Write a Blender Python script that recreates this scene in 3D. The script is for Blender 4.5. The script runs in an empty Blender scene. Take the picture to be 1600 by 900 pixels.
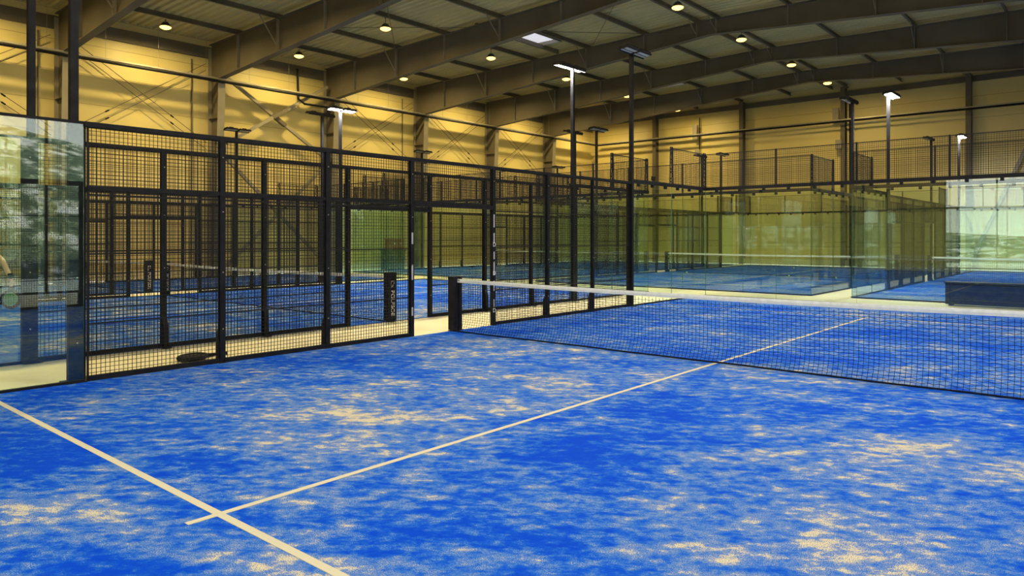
import bpy, math, random
from mathutils import Vector, Matrix
random.seed(7)
PI = math.pi
scene = bpy.context.scene
COL = scene.collection

# ------------------------------------------------------------------ camera
cam_d = bpy.data.cameras.new('camera')
cam = bpy.data.objects.new('camera', cam_d)
COL.objects.link(cam)
cam_d.sensor_width = 36.0
cam_d.lens = 36.0 * 1127.7 / 1600.0
cam_d.shift_y = -0.050
cam_d.clip_start = 0.05
cam_d.clip_end = 600
cam.location = (4.167, -9.098, 1.67)
cam.rotation_euler = (PI / 2, 0, 0.7096)
scene.camera = cam

# ------------------------------------------------------------------ exposure
scene.view_settings.view_transform = 'Standard'
scene.view_settings.look = 'None'
scene.view_settings.exposure = 0.0
scene.view_settings.gamma = 1.0
scene.view_settings.use_curve_mapping = False
scene.cycles.max_bounces = 8
scene.cycles.diffuse_bounces = 3
scene.cycles.glossy_bounces = 4
scene.cycles.transmission_bounces = 8
scene.cycles.transparent_max_bounces = 48
scene.cycles.sample_clamp_indirect = 4.0
scene.cycles.use_denoising = True

# ------------------------------------------------------------------ light levels
SKY_STRENGTH = 4.2
BAY_POWER = 215.0          # each yellow high bay lamp
BAY_COLOR = (1.0, 0.76, 0.28)
BAY_COLOR_WHITE = (1.0, 0.93, 0.80)
BAY_POWER_WHITE = 340.0   # added unseen rows that light the right half of the hall
SUN_POWER = 30.0
MAST_POWER = 260.0         # each lit mast lamp
MAST_COLOR = (1.0, 0.97, 0.86)

world = bpy.data.worlds.new('world')
scene.world = world
world.use_nodes = True
wn = world.node_tree
wn.nodes.clear()
w_out = wn.nodes.new('ShaderNodeOutputWorld')
w_bg = wn.nodes.new('ShaderNodeBackground')
w_tc = wn.nodes.new('ShaderNodeTexCoord')
w_sep = wn.nodes.new('ShaderNodeSeparateXYZ')
w_ramp = wn.nodes.new('ShaderNodeValToRGB')
w_ramp.color_ramp.elements[0].position = 0.0
w_ramp.color_ramp.elements[0].color = (1.0, 0.97, 0.88, 1)
w_ramp.color_ramp.elements[1].position = 0.6
w_ramp.color_ramp.elements[1].color = (0.50, 0.66, 1.0, 1)
wn.links.new(w_tc.outputs['Generated'], w_sep.inputs[0])
wn.links.new(w_sep.outputs['Z'], w_ramp.inputs[0])
wn.links.new(w_ramp.outputs[0], w_bg.inputs['Color'])
w_bg.inputs['Strength'].default_value = SKY_STRENGTH
wn.links.new(w_bg.outputs[0], w_out.inputs[0])


sd = bpy.data.lights.new('sun', 'SUN')
sd.energy = SUN_POWER
sd.color = (1.0, 0.95, 0.86)
sd.angle = 0.01
sun = bpy.data.objects.new('sun', sd)
COL.objects.link(sun)
sun.rotation_euler = Vector((0.80, -0.35, -0.50)).to_track_quat('-Z', 'Y').to_euler()   # shines from behind the left wall on to the hills outside


def portal(loc, rot, sx, sy):
    """marks a real opening of the hall so that the sky is sampled through it"""
    ld = bpy.data.lights.new('sky_portal', 'AREA')
    ld.shape = 'RECTANGLE'
    ld.size = sx
    ld.size_y = sy
    ld.cycles.is_portal = True
    o = bpy.data.objects.new('sky_portal', ld)
    COL.objects.link(o)
    o.location = loc
    o.rotation_euler = rot


# ------------------------------------------------------------------ materials
def mat(name, color, rough=0.6, metal=0.0, spec=0.5):
    m = bpy.data.materials.new(name)
    m.use_nodes = True
    b = m.node_tree.nodes['Principled BSDF']
    b.inputs['Base Color'].default_value = (*color, 1)
    b.inputs['Roughness'].default_value = rough
    b.inputs['Metallic'].default_value = metal
    b.inputs['Specular IOR Level'].default_value = spec
    return m


def N(m, kind, **kw):
    n = m.node_tree.nodes.new(kind)
    for k, v in kw.items():
        setattr(n, k, v)
    return n


def L(m, a, b):
    m.node_tree.links.new(a, b)


def bsdf(m):
    return m.node_tree.nodes['Principled BSDF']


def vary(m, c1, c2, scale=3.0, detail=4.0, lo=0.35, hi=0.65, stretch=(1, 1, 1)):
    """two tones of the same paint mixed by a noise in object space"""
    tc = N(m, 'ShaderNodeTexCoord')
    mp = N(m, 'ShaderNodeMapping')
    mp.inputs['Scale'].default_value = stretch
    no = N(m, 'ShaderNodeTexNoise')
    no.inputs['Scale'].default_value = scale
    no.inputs['Detail'].default_value = detail
    cr = N(m, 'ShaderNodeValToRGB')
    cr.color_ramp.elements[0].position = lo
    cr.color_ramp.elements[0].color = (*c1, 1)
    cr.color_ramp.elements[1].position = hi
    cr.color_ramp.elements[1].color = (*c2, 1)
    L(m, tc.outputs['Object'], mp.inputs[0])
    L(m, mp.outputs[0], no.inputs['Vector'])
    L(m, no.outputs['Fac'], cr.inputs[0])
    L(m, cr.outputs[0], bsdf(m).inputs['Base Color'])
    return m


M = {}
M['black'] = vary(mat('black_powder_coat', (0.006, 0.006, 0.008), 0.55, 0, 0.2), (0.004, 0.004, 0.006), (0.010, 0.010, 0.013), 8)
M['black_matt'] = vary(mat('black_matt', (0.008, 0.008, 0.01), 0.75, 0, 0.2), (0.005, 0.005, 0.007), (0.013, 0.013, 0.018), 6)
M['wire'] = mat('black_wire', (0.005, 0.005, 0.006), 0.6, 0.0, 0.3)
M['twine'] = mat('black_net_twine', (0.006, 0.007, 0.015), 0.85, 0.0, 0.2)
M['tape'] = vary(mat('white_net_tape', (0.75, 0.75, 0.72), 0.8), (0.72, 0.73, 0.70), (0.84, 0.84, 0.80), 14)
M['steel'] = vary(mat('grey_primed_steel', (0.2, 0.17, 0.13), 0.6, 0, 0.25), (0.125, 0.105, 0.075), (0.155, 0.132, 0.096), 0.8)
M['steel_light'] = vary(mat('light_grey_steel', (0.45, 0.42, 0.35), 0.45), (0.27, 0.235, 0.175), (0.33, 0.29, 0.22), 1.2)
M['galv'] = vary(mat('galvanised_tray', (0.4, 0.38, 0.3), 0.4, 0.5), (0.33, 0.31, 0.26), (0.45, 0.42, 0.34), 2)
M['concrete'] = mat('pale_concrete', (0.66, 0.60, 0.42), 0.7)
vary(M['concrete'], (0.68, 0.62, 0.41), (0.78, 0.71, 0.49), 0.9, 8, 0.3, 0.7)
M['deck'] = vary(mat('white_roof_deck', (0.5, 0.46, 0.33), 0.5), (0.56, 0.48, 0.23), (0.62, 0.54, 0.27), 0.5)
M['white_paint'] = mat('white_line', (0.52, 0.48, 0.36), 0.9)
M['housing'] = mat('lamp_housing', (0.03, 0.03, 0.03), 0.4)
M['red'] = vary(mat('dull_red_plastic', (0.35, 0.06, 0.03), 0.5), (0.32, 0.05, 0.03), (0.40, 0.08, 0.04), 3)
M['dark_green'] = vary(mat('dark_green_plastic', (0.02, 0.09, 0.06), 0.5), (0.015, 0.07, 0.05), (0.025, 0.11, 0.07), 3)
M['ball'] = vary(mat('yellow_felt', (0.7, 0.8, 0.05), 0.9), (0.65, 0.75, 0.05), (0.8, 0.9, 0.08), 60)
M['skin'] = vary(mat('skin', (0.62, 0.36, 0.22), 0.55), (0.58, 0.33, 0.20), (0.66, 0.40, 0.25), 9)
M['shirt'] = vary(mat('dark_grey_shirt', (0.10, 0.09, 0.09), 0.9), (0.07, 0.065, 0.07), (0.13, 0.12, 0.12), 12)
M['shorts'] = vary(mat('black_shorts', (0.02, 0.02, 0.025), 0.9), (0.015, 0.015, 0.02), (0.03, 0.03, 0.035), 12)
M['shoe'] = vary(mat('white_shoe', (0.6, 0.6, 0.6), 0.7), (0.5, 0.5, 0.5), (0.7, 0.7, 0.7), 20)
M['hair'] = vary(mat('dark_hair', (0.03, 0.02, 0.015), 0.7), (0.02, 0.015, 0.01), (0.05, 0.03, 0.02), 40)
M['racket_green'] = vary(mat('green_racket_face', (0.03, 0.2, 0.05), 0.4), (0.02, 0.15, 0.04), (0.04, 0.22, 0.06), 10)
M['yellow_band'] = mat('yellow_grip', (0.75, 0.55, 0.06), 0.7)
M['poster'] = mat('white_board', (0.75, 0.76, 0.74), 0.5)
M['poster_ink'] = mat('grey_print', (0.28, 0.31, 0.34), 0.6)
M['sticker'] = mat('pale_sticker', (0.42, 0.41, 0.44), 0.6)
M['sticker_warm'] = mat('worn_orange_sticker', (0.45, 0.22, 0.10), 0.6)
M['letter'] = mat('white_lettering', (0.72, 0.70, 0.68), 0.6)
M['red_paint'] = mat('red_tube', (0.3, 0.03, 0.02), 0.5)


def glass_mat(name, tint, refl=0.06):
    m = bpy.data.materials.new(name)
    m.use_nodes = True
    nt = m.node_tree
    nt.nodes.clear()
    out = nt.nodes.new('ShaderNodeOutputMaterial')
    mix = nt.nodes.new('ShaderNodeMixShader')
    tr = nt.nodes.new('ShaderNodeBsdfTransparent')
    tr.inputs['Color'].default_value = (*tint, 1)
    gl = nt.nodes.new('ShaderNodeBsdfGlossy')
    gl.inputs['Roughness'].default_value = 0.0
    gl.inputs['Color'].default_value = (0.95, 1.0, 0.95, 1)
    lw = nt.nodes.new('ShaderNodeLayerWeight')
    lw.inputs['Blend'].default_value = 0.5
    pw = nt.nodes.new('ShaderNodeMath')
    pw.operation = 'POWER'
    pw.inputs[1].default_value = 5.0
    ml = nt.nodes.new('ShaderNodeMath')
    ml.operation = 'MULTIPLY_ADD'
    ml.inputs[1].default_value = 1.0 - refl
    ml.inputs[2].default_value = refl
    nt.links.new(lw.outputs['Facing'], pw.inputs[0])
    nt.links.new(pw.outputs[0], ml.inputs[0])
    nt.links.new(ml.outputs[0], mix.inputs[0])
    nt.links.new(tr.outputs[0], mix.inputs[1])
    nt.links.new(gl.outputs[0], mix.inputs[2])
    nt.links.new(mix.outputs[0], out.inputs[0])
    return m


M['glass'] = glass_mat('court_glass', (0.925, 0.980, 0.955))
M['glass_edge'] = mat('glass_edge', (0.05, 0.16, 0.10), 0.15)
M['window_glass'] = glass_mat('window_glass', (0.97, 0.98, 0.97))


def emit(name, color, strength):
    m = bpy.data.materials.new(name)
    m.use_nodes = True
    b = bsdf(m)
    b.inputs['Base Color'].default_value = (*color, 1)
    b.inputs['Emission Color'].default_value = (*color, 1)
    b.inputs['Emission Strength'].default_value = strength
    return m


M['bay_lens'] = emit('glowing_bay_lens', (1.0, 0.66, 0.16), 3.6)
M['bay_rim'] = emit('glowing_bay_rim', (1.0, 0.62, 0.10), 2.2)
M['mast_lens'] = emit('glowing_mast_lens', (1.0, 0.97, 0.85), 16.0)
M['mast_lens_off'] = mat('unlit_mast_lens', (0.55, 0.56, 0.58), 0.25)
M['skylight_pane'] = emit('opal_skylight_pane', (0.86, 0.84, 0.90), 0.72)


def turf_material():
    """blue artificial grass with drifts of pale silica sand lying in it"""
    m = mat('blue_turf', (0.01, 0.09, 0.7), 0.9, 0, 0.04)
    tc = N(m, 'ShaderNodeTexCoord')
    turn = N(m, 'ShaderNodeMapping')
    turn.inputs['Rotation'].default_value = (0, 0, -0.62)
    L(m, tc.outputs['Object'], turn.inputs[0])
    rot = N(m, 'ShaderNodeMapping')
    rot.inputs['Scale'].default_value = (0.80, 1.25, 1)
    L(m, turn.outputs[0], rot.inputs[0])

    def noise(scale, detail, rough, src, dist=0.0):
        n = N(m, 'ShaderNodeTexNoise')
        n.inputs['Scale'].default_value = scale
        n.inputs['Detail'].default_value = detail
        n.inputs['Roughness'].default_value = rough
        n.inputs['Distortion'].default_value = dist
        L(m, src, n.inputs['Vector'])
        return n.outputs['Fac']

    def math_(op, a, b, clamp=False):
        n = N(m, 'ShaderNodeMath', operation=op, use_clamp=clamp)
        for i, v in enumerate((a, b)):
            if hasattr(v, 'links'):
                L(m, v, n.inputs[i])
            else:
                n.inputs[i].default_value = v
        return n.outputs[0]

    def remap(v, a, b, c=0.0, d=1.0):
        n = N(m, 'ShaderNodeMapRange', interpolation_type='SMOOTHSTEP')
        L(m, v, n.inputs[0])
        n.inputs[1].default_value = a
        n.inputs[2].default_value = b
        n.inputs[3].default_value = c
        n.inputs[4].default_value = d
        return n.outputs[0]

    big = noise(0.40, 3, 0.5, rot.outputs[0])
    mid = noise(1.6, 3, 0.55, rot.outputs[0], 0.2)
    small = noise(5.6, 5, 0.66, rot.outputs[0], 0.25)
    spots = noise(9.5, 3, 0.55, rot.outputs[0], 0.1)
    fibre = noise(34.0, 3, 0.7, rot.outputs[0])
    grain = noise(170.0, 2, 0.7, tc.outputs['Object'])
    # play wears the sand into a broad drift in front of the net
    sp = N(m, 'ShaderNodeSeparateXYZ')
    L(m, tc.outputs['Object'], sp.inputs[0])
    def blob(x, y, rx, ry, v):
        dx = math_('MULTIPLY', math_('ADD', sp.outputs['X'], -x), 1.0 / rx)
        dy = math_('MULTIPLY', math_('ADD', sp.outputs['Y'], -y), 1.0 / ry)
        return remap(math_('ADD', math_('MULTIPLY', dx, dx), math_('MULTIPLY', dy, dy)), 0.0, 1.0, v, 0.0)
    drift = blob(-1.6, -4.3, 2.4, 2.6, 0.10)
    for bl in ((2.9, -4.2, 1.9, 2.8, 0.10), (1.4, -5.9, 1.5, 0.8, 0.03), (-0.9, -7.7, 1.3, 0.7, 0.05), (0.9, -7.7, 1.2, 0.5, -0.12), (-2.6, -7.2, 1.3, 0.5, -0.10), (-1.5, -2.0, 4.0, 1.2, 0.05)):
        drift = math_('ADD', drift, blob(*bl))
    s = math_('ADD', math_('MULTIPLY', big, 0.62), math_('MULTIPLY', mid, 0.50))
    s = math_('ADD', s, math_('MULTIPLY', small, 0.70))
    s = math_('ADD', s, math_('MULTIPLY', spots, 0.66))
    s = math_('ADD', s, math_('MULTIPLY', fibre, 0.32))
    s = math_('ADD', s, drift)
    haze = remap(s, 1.18, 1.56, 0.0, 0.46)          # thin dusting
    patch = remap(s, 1.37, 1.74, 0.0, 1.0)         # thick drifts
    gr = remap(grain, 0.36, 0.64, 0.30, 1.45)
    amount = math_('MULTIPLY', math_('MAXIMUM', haze, patch), gr, True)
    cr = N(m, 'ShaderNodeValToRGB')
    e = cr.color_ramp.elements
    e[0].position = 0.0
    e[0].color = (0.0008, 0.050, 0.52, 1)
    e[1].position = 1.0
    e[1].color = (0.74, 0.60, 0.27, 1)
    for p_, c_ in ((0.18, (0.008, 0.095, 0.53, 1)), (0.42, (0.075, 0.20, 0.47, 1)), (0.66, (0.36, 0.36, 0.34, 1))):
        x = e.new(p_)
        x.color = c_
    L(m, amount, cr.inputs[0])
    L(m, cr.outputs[0], bsdf(m).inputs['Base Color'])
    bp = N(m, 'ShaderNodeBump')
    bp.inputs['Strength'].default_value = 0.25
    bp.inputs['Distance'].default_value = 0.01
    L(m, grain, bp.inputs['Height'])
    L(m, bp.outputs[0], bsdf(m).inputs['Normal'])
    return m


M['turf'] = turf_material()


def panel_wall_material():
    """cream sandwich panels laid in long horizontal courses"""
    m = mat('cream_wall_panels', (0.8, 0.62, 0.25), 0.42, 0, 0.35)
    tc = N(m, 'ShaderNodeTexCoord')
    sep = N(m, 'ShaderNodeSeparateXYZ')
    L(m, tc.outputs['Object'], sep.inputs[0])
    md = N(m, 'ShaderNodeMath', operation='MODULO')
    L(m, sep.outputs['Z'], md.inputs[0])
    md.inputs[1].default_value = 1.1
    lt = N(m, 'ShaderNodeMath', operation='LESS_THAN')
    L(m, md.outputs[0], lt.inputs[0])
    lt.inputs[1].default_value = 0.022
    no = N(m, 'ShaderNodeTexNoise')
    no.inputs['Scale'].default_value = 0.35
    cr = N(m, 'ShaderNodeValToRGB')
    cr.color_ramp.elements[0].color = (0.68, 0.55, 0.23, 1)
    cr.color_ramp.elements[1].color = (0.74, 0.61, 0.26, 1)
    L(m, tc.outputs['Object'], no.inputs['Vector'])
    L(m, no.outputs['Fac'], cr.inputs[0])
    mix = N(m, 'ShaderNodeMixRGB')
    L(m, lt.outputs[0], mix.inputs[0])
    L(m, cr.outputs[0], mix.inputs[1])
    mix.inputs[2].default_value = (0.42, 0.32, 0.13, 1)
    L(m, mix.outputs[0], bsdf(m).inputs['Base Color'])
    return m


M['wall'] = panel_wall_material()


def hill_material():
    m = mat('wooded_rocky_hillside', (0.05, 0.08, 0.03), 0.95)
    tc = N(m, 'ShaderNodeTexCoord')
    n1 = N(m, 'ShaderNodeTexNoise')
    n1.inputs['Scale'].default_value = 0.55
    n1.inputs['Detail'].default_value = 9
    n1.inputs['Roughness'].default_value = 0.75
    L(m, tc.outputs['Object'], n1.inputs['Vector'])
    cr = N(m, 'ShaderNodeValToRGB')
    e = cr.color_ramp.elements
    e[0].position = 0.45
    e[0].color = (0.025, 0.045, 0.02, 1)
    e[1].position = 0.60
    e[1].color = (0.62, 0.58, 0.50, 1)
    x = e.new(0.52)
    x.color = (0.09, 0.12, 0.06, 1)
    L(m, n1.outputs['Fac'], cr.inputs[0])
    L(m, cr.outputs[0], bsdf(m).inputs['Base Color'])
    return m


M['hill'] = hill_material()


# ------------------------------------------------------------------ mesh helpers
class MB:
    def __init__(self):
        self.v = []
        self.f = []
        self.mi = []

    def add(self, vs, fs, mi=0):
        b = len(self.v)
        self.v += [tuple(p) for p in vs]
        self.f += [tuple(b + i for i in f) for f in fs]
        self.mi += [mi] * len(fs)

    def box(self, x0, x1, y0, y1, z0, z1, mi=0, edge=None, thin=None):
        """edge: second material index for the faces other than the two big ones across axis `thin`"""
        vs = [(x0, y0, z0), (x1, y0, z0), (x1, y1, z0), (x0, y1, z0), (x0, y0, z1), (x1, y0, z1), (x1, y1, z1), (x0, y1, z1)]
        fs = [(0, 3, 2, 1), (4, 5, 6, 7), (0, 1, 5, 4), (1, 2, 6, 5), (2, 3, 7, 6), (3, 0, 4, 7)]
        ax = [2, 2, 1, 0, 1, 0]
        b = len(self.v)
        self.v += vs
        for f, a in zip(fs, ax):
            self.f.append(tuple(b + i for i in f))
            self.mi.append(mi if edge is None or a == thin else edge)

    def beam(self, a, b, w, h, up=(0, 0, 1), mi=0):
        a = Vector(a)
        b = Vector(b)
        d = (b - a).normalized()
        s = d.cross(Vector(up))
        if s.length < 1e-5:
            s = d.cross(Vector((1, 0, 0)))
        s.normalize()
        u = s.cross(d).normalized()
        vs = []
        for p in (a, b):
            for i, j in ((-1, -1), (1, -1), (1, 1), (-1, 1)):
                vs.append(p + s * (i * w / 2) + u * (j * h / 2))
        self.add(vs, [(0, 1, 2, 3)[::-1], (4, 5, 6, 7), (0, 1, 5, 4), (1, 2, 6, 5), (2, 3, 7, 6), (3, 0, 4, 7)], mi)

    def tube(self, pts, r, n=8, mi=0, cap=True):
        pts = [Vector(p) for p in pts]
        rings = []
        prev = None
        for i, p in enumerate(pts):
            d = (pts[min(i + 1, len(pts) - 1)] - pts[max(i - 1, 0)]).normalized()
            s = d.cross(Vector((0, 0, 1)))
            if s.length < 1e-3:
                s = d.cross(Vector((1, 0, 0)))
            s.normalize()
            if prev is not None and s.dot(prev) < 0:
                s = -s
            prev = s
            u = s.cross(d).normalized()
            rr = r[i] if isinstance(r, (list, tuple)) else r
            rings.append([p + s * math.cos(2 * PI * k / n) * rr + u * math.sin(2 * PI * k / n) * rr for k in range(n)])
        vs = [q for ring in rings for q in ring]
        fs = []
        for i in range(len(rings) - 1):
            for k in range(n):
                fs.append((i * n + k, i * n + (k + 1) % n, (i + 1) * n + (k + 1) % n, (i + 1) * n + k))
        if cap:
            fs.append(tuple(range(n))[::-1])
            fs.append(tuple((len(rings) - 1) * n + k for k in range(n)))
        self.add(vs, fs, mi)

    def prism(self, outline, a0, a1, axis='y', mi=0):
        """outline: 2-D points; extruded along axis from a0 to a1"""
        def P(u, v, a):
            return {'y': (u, a, v), 'x': (a, u, v), 'z': (u, v, a)}[axis]
        n = len(outline)
        vs = [P(u, v, a0) for u, v in outline] + [P(u, v, a1) for u, v in outline]
        fs = [tuple(range(n)), tuple(range(n, 2 * n))[::-1]]
        fs += [((k + 1) % n, k, n + k, n + (k + 1) % n) for k in range(n)]
        self.add(vs, fs, mi)

    def lathe(self, prof, n=24, mi=0, c=(0, 0)):
        vs = []
        for r, z in prof:
            for k in range(n):
                a = 2 * PI * k / n
                vs.append((c[0] + r * math.cos(a), c[1] + r * math.sin(a), z))
        fs = []
        for i in range(len(prof) - 1):
            for k in range(n):
                fs.append((i * n + k, i * n + (k + 1) % n, (i + 1) * n + (k + 1) % n, (i + 1) * n + k))
        fs.append(tuple(range(n))[::-1])
        fs.append(tuple((len(prof) - 1) * n + k for k in range(n)))
        self.add(vs, fs, mi)

    def data(self, name, mats, smooth=False):
        me = bpy.data.meshes.new(name)
        me.from_pydata(self.v, [], self.f)
        for m in (mats if isinstance(mats, (list, tuple)) else [mats]):
            me.materials.append(m)
        me.polygons.foreach_set('material_index', self.mi)
        if smooth:
            me.polygons.foreach_set('use_smooth', [True] * len(me.polygons))
        me.update()
        return me

    def build(self, name, mats, parent=None, loc=(0, 0, 0), smooth=False):
        return put(name, self.data(name, mats, smooth), parent, loc)


def put(name, me, parent=None, loc=(0, 0, 0), rot=(0, 0, 0)):
    o = bpy.data.objects.new(name, me)
    COL.objects.link(o)
    o.parent = parent
    o.location = loc
    o.rotation_euler = rot
    return o


def tag(o, label=None, cat=None, group=None, kind=None):
    if label:
        o['label'] = label
    if cat:
        o['category'] = cat
    if group:
        o['group'] = group
    if kind:
        o['kind'] = kind
    return o


def thing(name, label, cat, loc=(0, 0, 0), group=None):
    o = put(name, None, None, loc)
    return tag(o, label, cat, group)


def struct(name, mb, m, label=None):
    o = mb.build(name, m)
    return tag(o, label, None, None, 'structure')


_cache = {}


def cached(key, fn):
    if key not in _cache:
        _cache[key] = fn()
    return _cache[key]


# ------------------------------------------------------------------ hall dimensions
XL, XR = -25.3, 9.75        # side walls
YF, YB = -15.0, 34.0        # wall behind the camera, far wall
XRIDGE = -8.2
FRAMES = [-5.7, 0.0, 5.7, 11.4, 17.1, 22.75, 28.35]


def top_z(x):
    return 9.70 + (0.36 * (x - XL) / (XRIDGE - XL) if x < XRIDGE else 0.36 * (XR - x) / (XR - XRIDGE))


def bot_z(x):
    return 9.50 - 0.0735 * abs(x - XRIDGE)


# ------------------------------------------------------------------ structure
b = MB()
b.box(XL, XR, YF, YB, -0.25, -0.012)
struct('floor', b, M['concrete'], 'pale concrete hall floor between the courts')

b = MB()
b.box(XL - 0.2, XL, YF, YB, 0, 10.0)
struct('wall_left', b, M['wall'], 'long cream panelled wall on the left')
b = MB()
b.box(XL, XR, YB, YB + 0.2, 0, 10.3)
struct('wall_back', b, M['wall'], 'cream panelled far wall')
FRONT = [(-15.0, -9.5, 0.8, 2.4), (-3.4, 3.6, 0.0, 5.2)]
b = MB()
xprev = XL
for (x0, x1, z0, z1) in FRONT:
    b.box(xprev, x0, YF - 0.2, YF, 0, 10.3)
    if z0 > 0:
        b.box(x0, x1, YF - 0.2, YF, 0, z0)
    b.box(x0, x1, YF - 0.2, YF, z1, 10.3)
    xprev = x1
b.box(xprev, XR, YF - 0.2, YF, 0, 10.3)
struct('wall_front', b, M['wall'], 'cream wall behind the camera with glazed openings')

# right wall with glazed openings
OPEN = [(-11.2, -6.0, 0.0, 5.2), (-5.45, -0.25, 0.0, 5.2), (0.25, 5.45, 1.0, 4.2), (17.4, 22.4, 0.6, 4.4), (23.0, 28.0, 0.6, 4.4)]
b = MB()
yprev = YF
for (y0, y1, z0, z1) in OPEN:
    b.box(XR, XR + 0.2, yprev, y0, 0, 10.0)
    if z0 > 0:
        b.box(XR, XR + 0.2, y0, y1, 0, z0)
    b.box(XR, XR + 0.2, y0, y1, z1, 10.0)
    yprev = y1
b.box(XR, XR + 0.2, yprev, YB, 0, 10.0)
struct('wall_right', b, M['wall'], 'cream wall on the right with tall glazed openings')
for i, (y0, y1, z0, z1) in enumerate(OPEN):
    fr = MB()
    t = 0.06
    fr.box(XR + 0.05, XR + 0.13, y0, y1, z0, z0 + t)
    fr.box(XR + 0.05, XR + 0.13, y0, y1, z1 - t, z1)
    k = 3
    for j in range(k + 1):
        y = y0 + (y1 - y0) * j / k
        fr.box(XR + 0.05, XR + 0.13, min(max(y - t / 2, y0), y1 - t), min(max(y + t / 2, y0 + t), y1), z0 + t, z1 - t)
    fr.box(XR + 0.05, XR + 0.13, y0, y1, z0 + (z1 - z0) * 0.62 - 0.03, z0 + (z1 - z0) * 0.62 + 0.03)
    f = struct('window_%d' % (i + 1), fr, M['black'])
    g = MB()
    g.box(XR + 0.085, XR + 0.093, y0 + t, y1 - t, z0 + t, z1 - t)
    g.build('pane', M['window_glass'], f)
    portal((XR + 0.25, (y0 + y1) / 2, (z0 + z1) / 2), (0, PI / 2, 0), z1 - z0, y1 - y0)

for i, (x0, x1, z0, z1) in enumerate(FRONT):
    fr = MB()
    t = 0.06
    fr.box(x0, x1, YF - 0.13, YF - 0.05, z0, z0 + t)
    fr.box(x0, x1, YF - 0.13, YF - 0.05, z1 - t, z1)
    for j in range(4):
        x = x0 + (x1 - x0) * j / 3
        fr.box(min(max(x - t / 2, x0), x1 - t), min(max(x + t / 2, x0 + t), x1), YF - 0.13, YF - 0.05, z0 + t, z1 - t)
    f = struct('window_%d' % (i + 1 + len(OPEN)), fr, M['black'])
    g = MB()
    g.box(x0 + t, x1 - t, YF - 0.093, YF - 0.085, z0 + t, z1 - t)
    g.build('pane', M['window_glass'], f)
    portal(((x0 + x1) / 2, YF - 0.25, (z0 + z1) / 2), (PI / 2, 0, PI), x1 - x0, z1 - z0)

# outside, seen only as a reflection in the court glass
b = MB()
nx, ny = 60, 60
vs = []
for i in range(nx + 1):
    for j in range(ny + 1):
        x = XR + 14 + 60 * i / nx
        y = -60 + 120 * j / ny
        h = 17 * (1 - math.exp(-(i / nx) * 2.6)) * (0.72 + 0.28 * math.sin(y * 0.055 + 2.2)) + 0.5 * math.sin(x * 1.1 + y * 0.4) * (i / nx) + random.uniform(-0.25, 0.25) * min(1, i / 4)
        vs.append((x, y, -0.3 + h))
fs = [(i * (ny + 1) + j, (i + 1) * (ny + 1) + j, (i + 1) * (ny + 1) + j + 1, i * (ny + 1) + j + 1) for i in range(nx) for j in range(ny)]
b.add(vs, fs)
vs = [(-40 + 90 * i / nx, -32 - 50 * j / ny, -0.3 + 4 * (1 - math.exp(-(j / ny) * 3)) * (0.75 + 0.25 * math.sin(i * 0.21)) + random.uniform(-0.25, 0.25) * min(1, j / 4)) for i in range(nx + 1) for j in range(ny + 1)]
b.add(vs, [f[::-1] for f in fs])
tag(b.build('hillside', M['hill']), 'green hillside with pale rocks, mirrored in the left court glass', 'hill', None, 'structure')
b = MB()
b.box(XR + 0.2, XR + 16, -60, 60, -0.5, -0.25)
b.box(XL - 20, XR + 0.2, -60, YF - 0.2, -0.5, -0.25)
tag(b.build('ground', M['concrete']), 'paved yard outside the hall', 'ground', None, 'structure')

# corrugated roof deck, with two holes for the skylights
SKY = [(-15.85, -14.45, 13.9, 15.85), (-15.65, -14.45, 25.2, 27.3)]


def deck_strip(mb, x0, x1, y0, y1):
    pitch, d = 0.30, 0.075
    pr = []
    n = max(1, round((y1 - y0) / pitch))
    p = (y1 - y0) / n
    for k in range(n):
        y = y0 + k * p
        pr += [(y, 0), (y + 0.36 * p, 0), (y + 0.5 * p, d), (y + 0.86 * p, d)]
    pr.append((y1, 0))
    za, zb = top_z(x0) + 0.20, top_z(x1) + 0.20
    n = len(pr)
    vs = [(x0, y, za + h) for y, h in pr] + [(x1, y, zb + h) for y, h in pr]
    vs += [(x0, y, za + h + 0.02) for y, h in pr] + [(x1, y, zb + h + 0.02) for y, h in pr]
    fs = [(k, k + 1, n + k + 1, n + k) for k in range(n - 1)]
    fs += [(2 * n + k + 1, 2 * n + k, 3 * n + k, 3 * n + k + 1) for k in range(n - 1)]
    mb.add(vs, fs)


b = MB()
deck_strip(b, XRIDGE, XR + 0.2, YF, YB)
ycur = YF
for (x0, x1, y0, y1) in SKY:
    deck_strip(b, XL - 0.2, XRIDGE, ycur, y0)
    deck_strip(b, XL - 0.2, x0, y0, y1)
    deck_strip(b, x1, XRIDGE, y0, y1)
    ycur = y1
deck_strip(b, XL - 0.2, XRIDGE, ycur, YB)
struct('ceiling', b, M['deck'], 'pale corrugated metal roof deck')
for (x0, x1, y0, y1), lab in zip(SKY, ('bright roof skylight above the far floodlight mast, larger of the two', 'small bright roof skylight further back near the far wall')):
    t = thing('skylight', lab, 'skylight', ((x0 + x1) / 2, (y0 + y1) / 2, 10.12))
    w, d = (x1 - x0) / 2, (y1 - y0) / 2
    f = MB()
    for (a0, a1, c0, c1) in ((-w, w, -d, -d + 0.05), (-w, w, d - 0.05, d), (-w, -w + 0.05, -d, d), (w - 0.05, w, -d, d)):
        f.box(a0, a1, c0, c1, -0.06, 0.12)
    f.build('frame', M['steel_light'], t)
    f = MB()
    f.box(-w, w, -d, d, 0.10, 0.12)
    f.build('pane', M['skylight_pane'], t)

# baseboards
b = MB()
b.box(XL, XL + 0.05, YF, YB, 0, 0.35)
struct('baseboard_left', b, M['concrete'])
b = MB()
b.box(XL, XR, YB - 0.05, YB, 0, 0.35)
struct('baseboard_back', b, M['concrete'])


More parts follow.
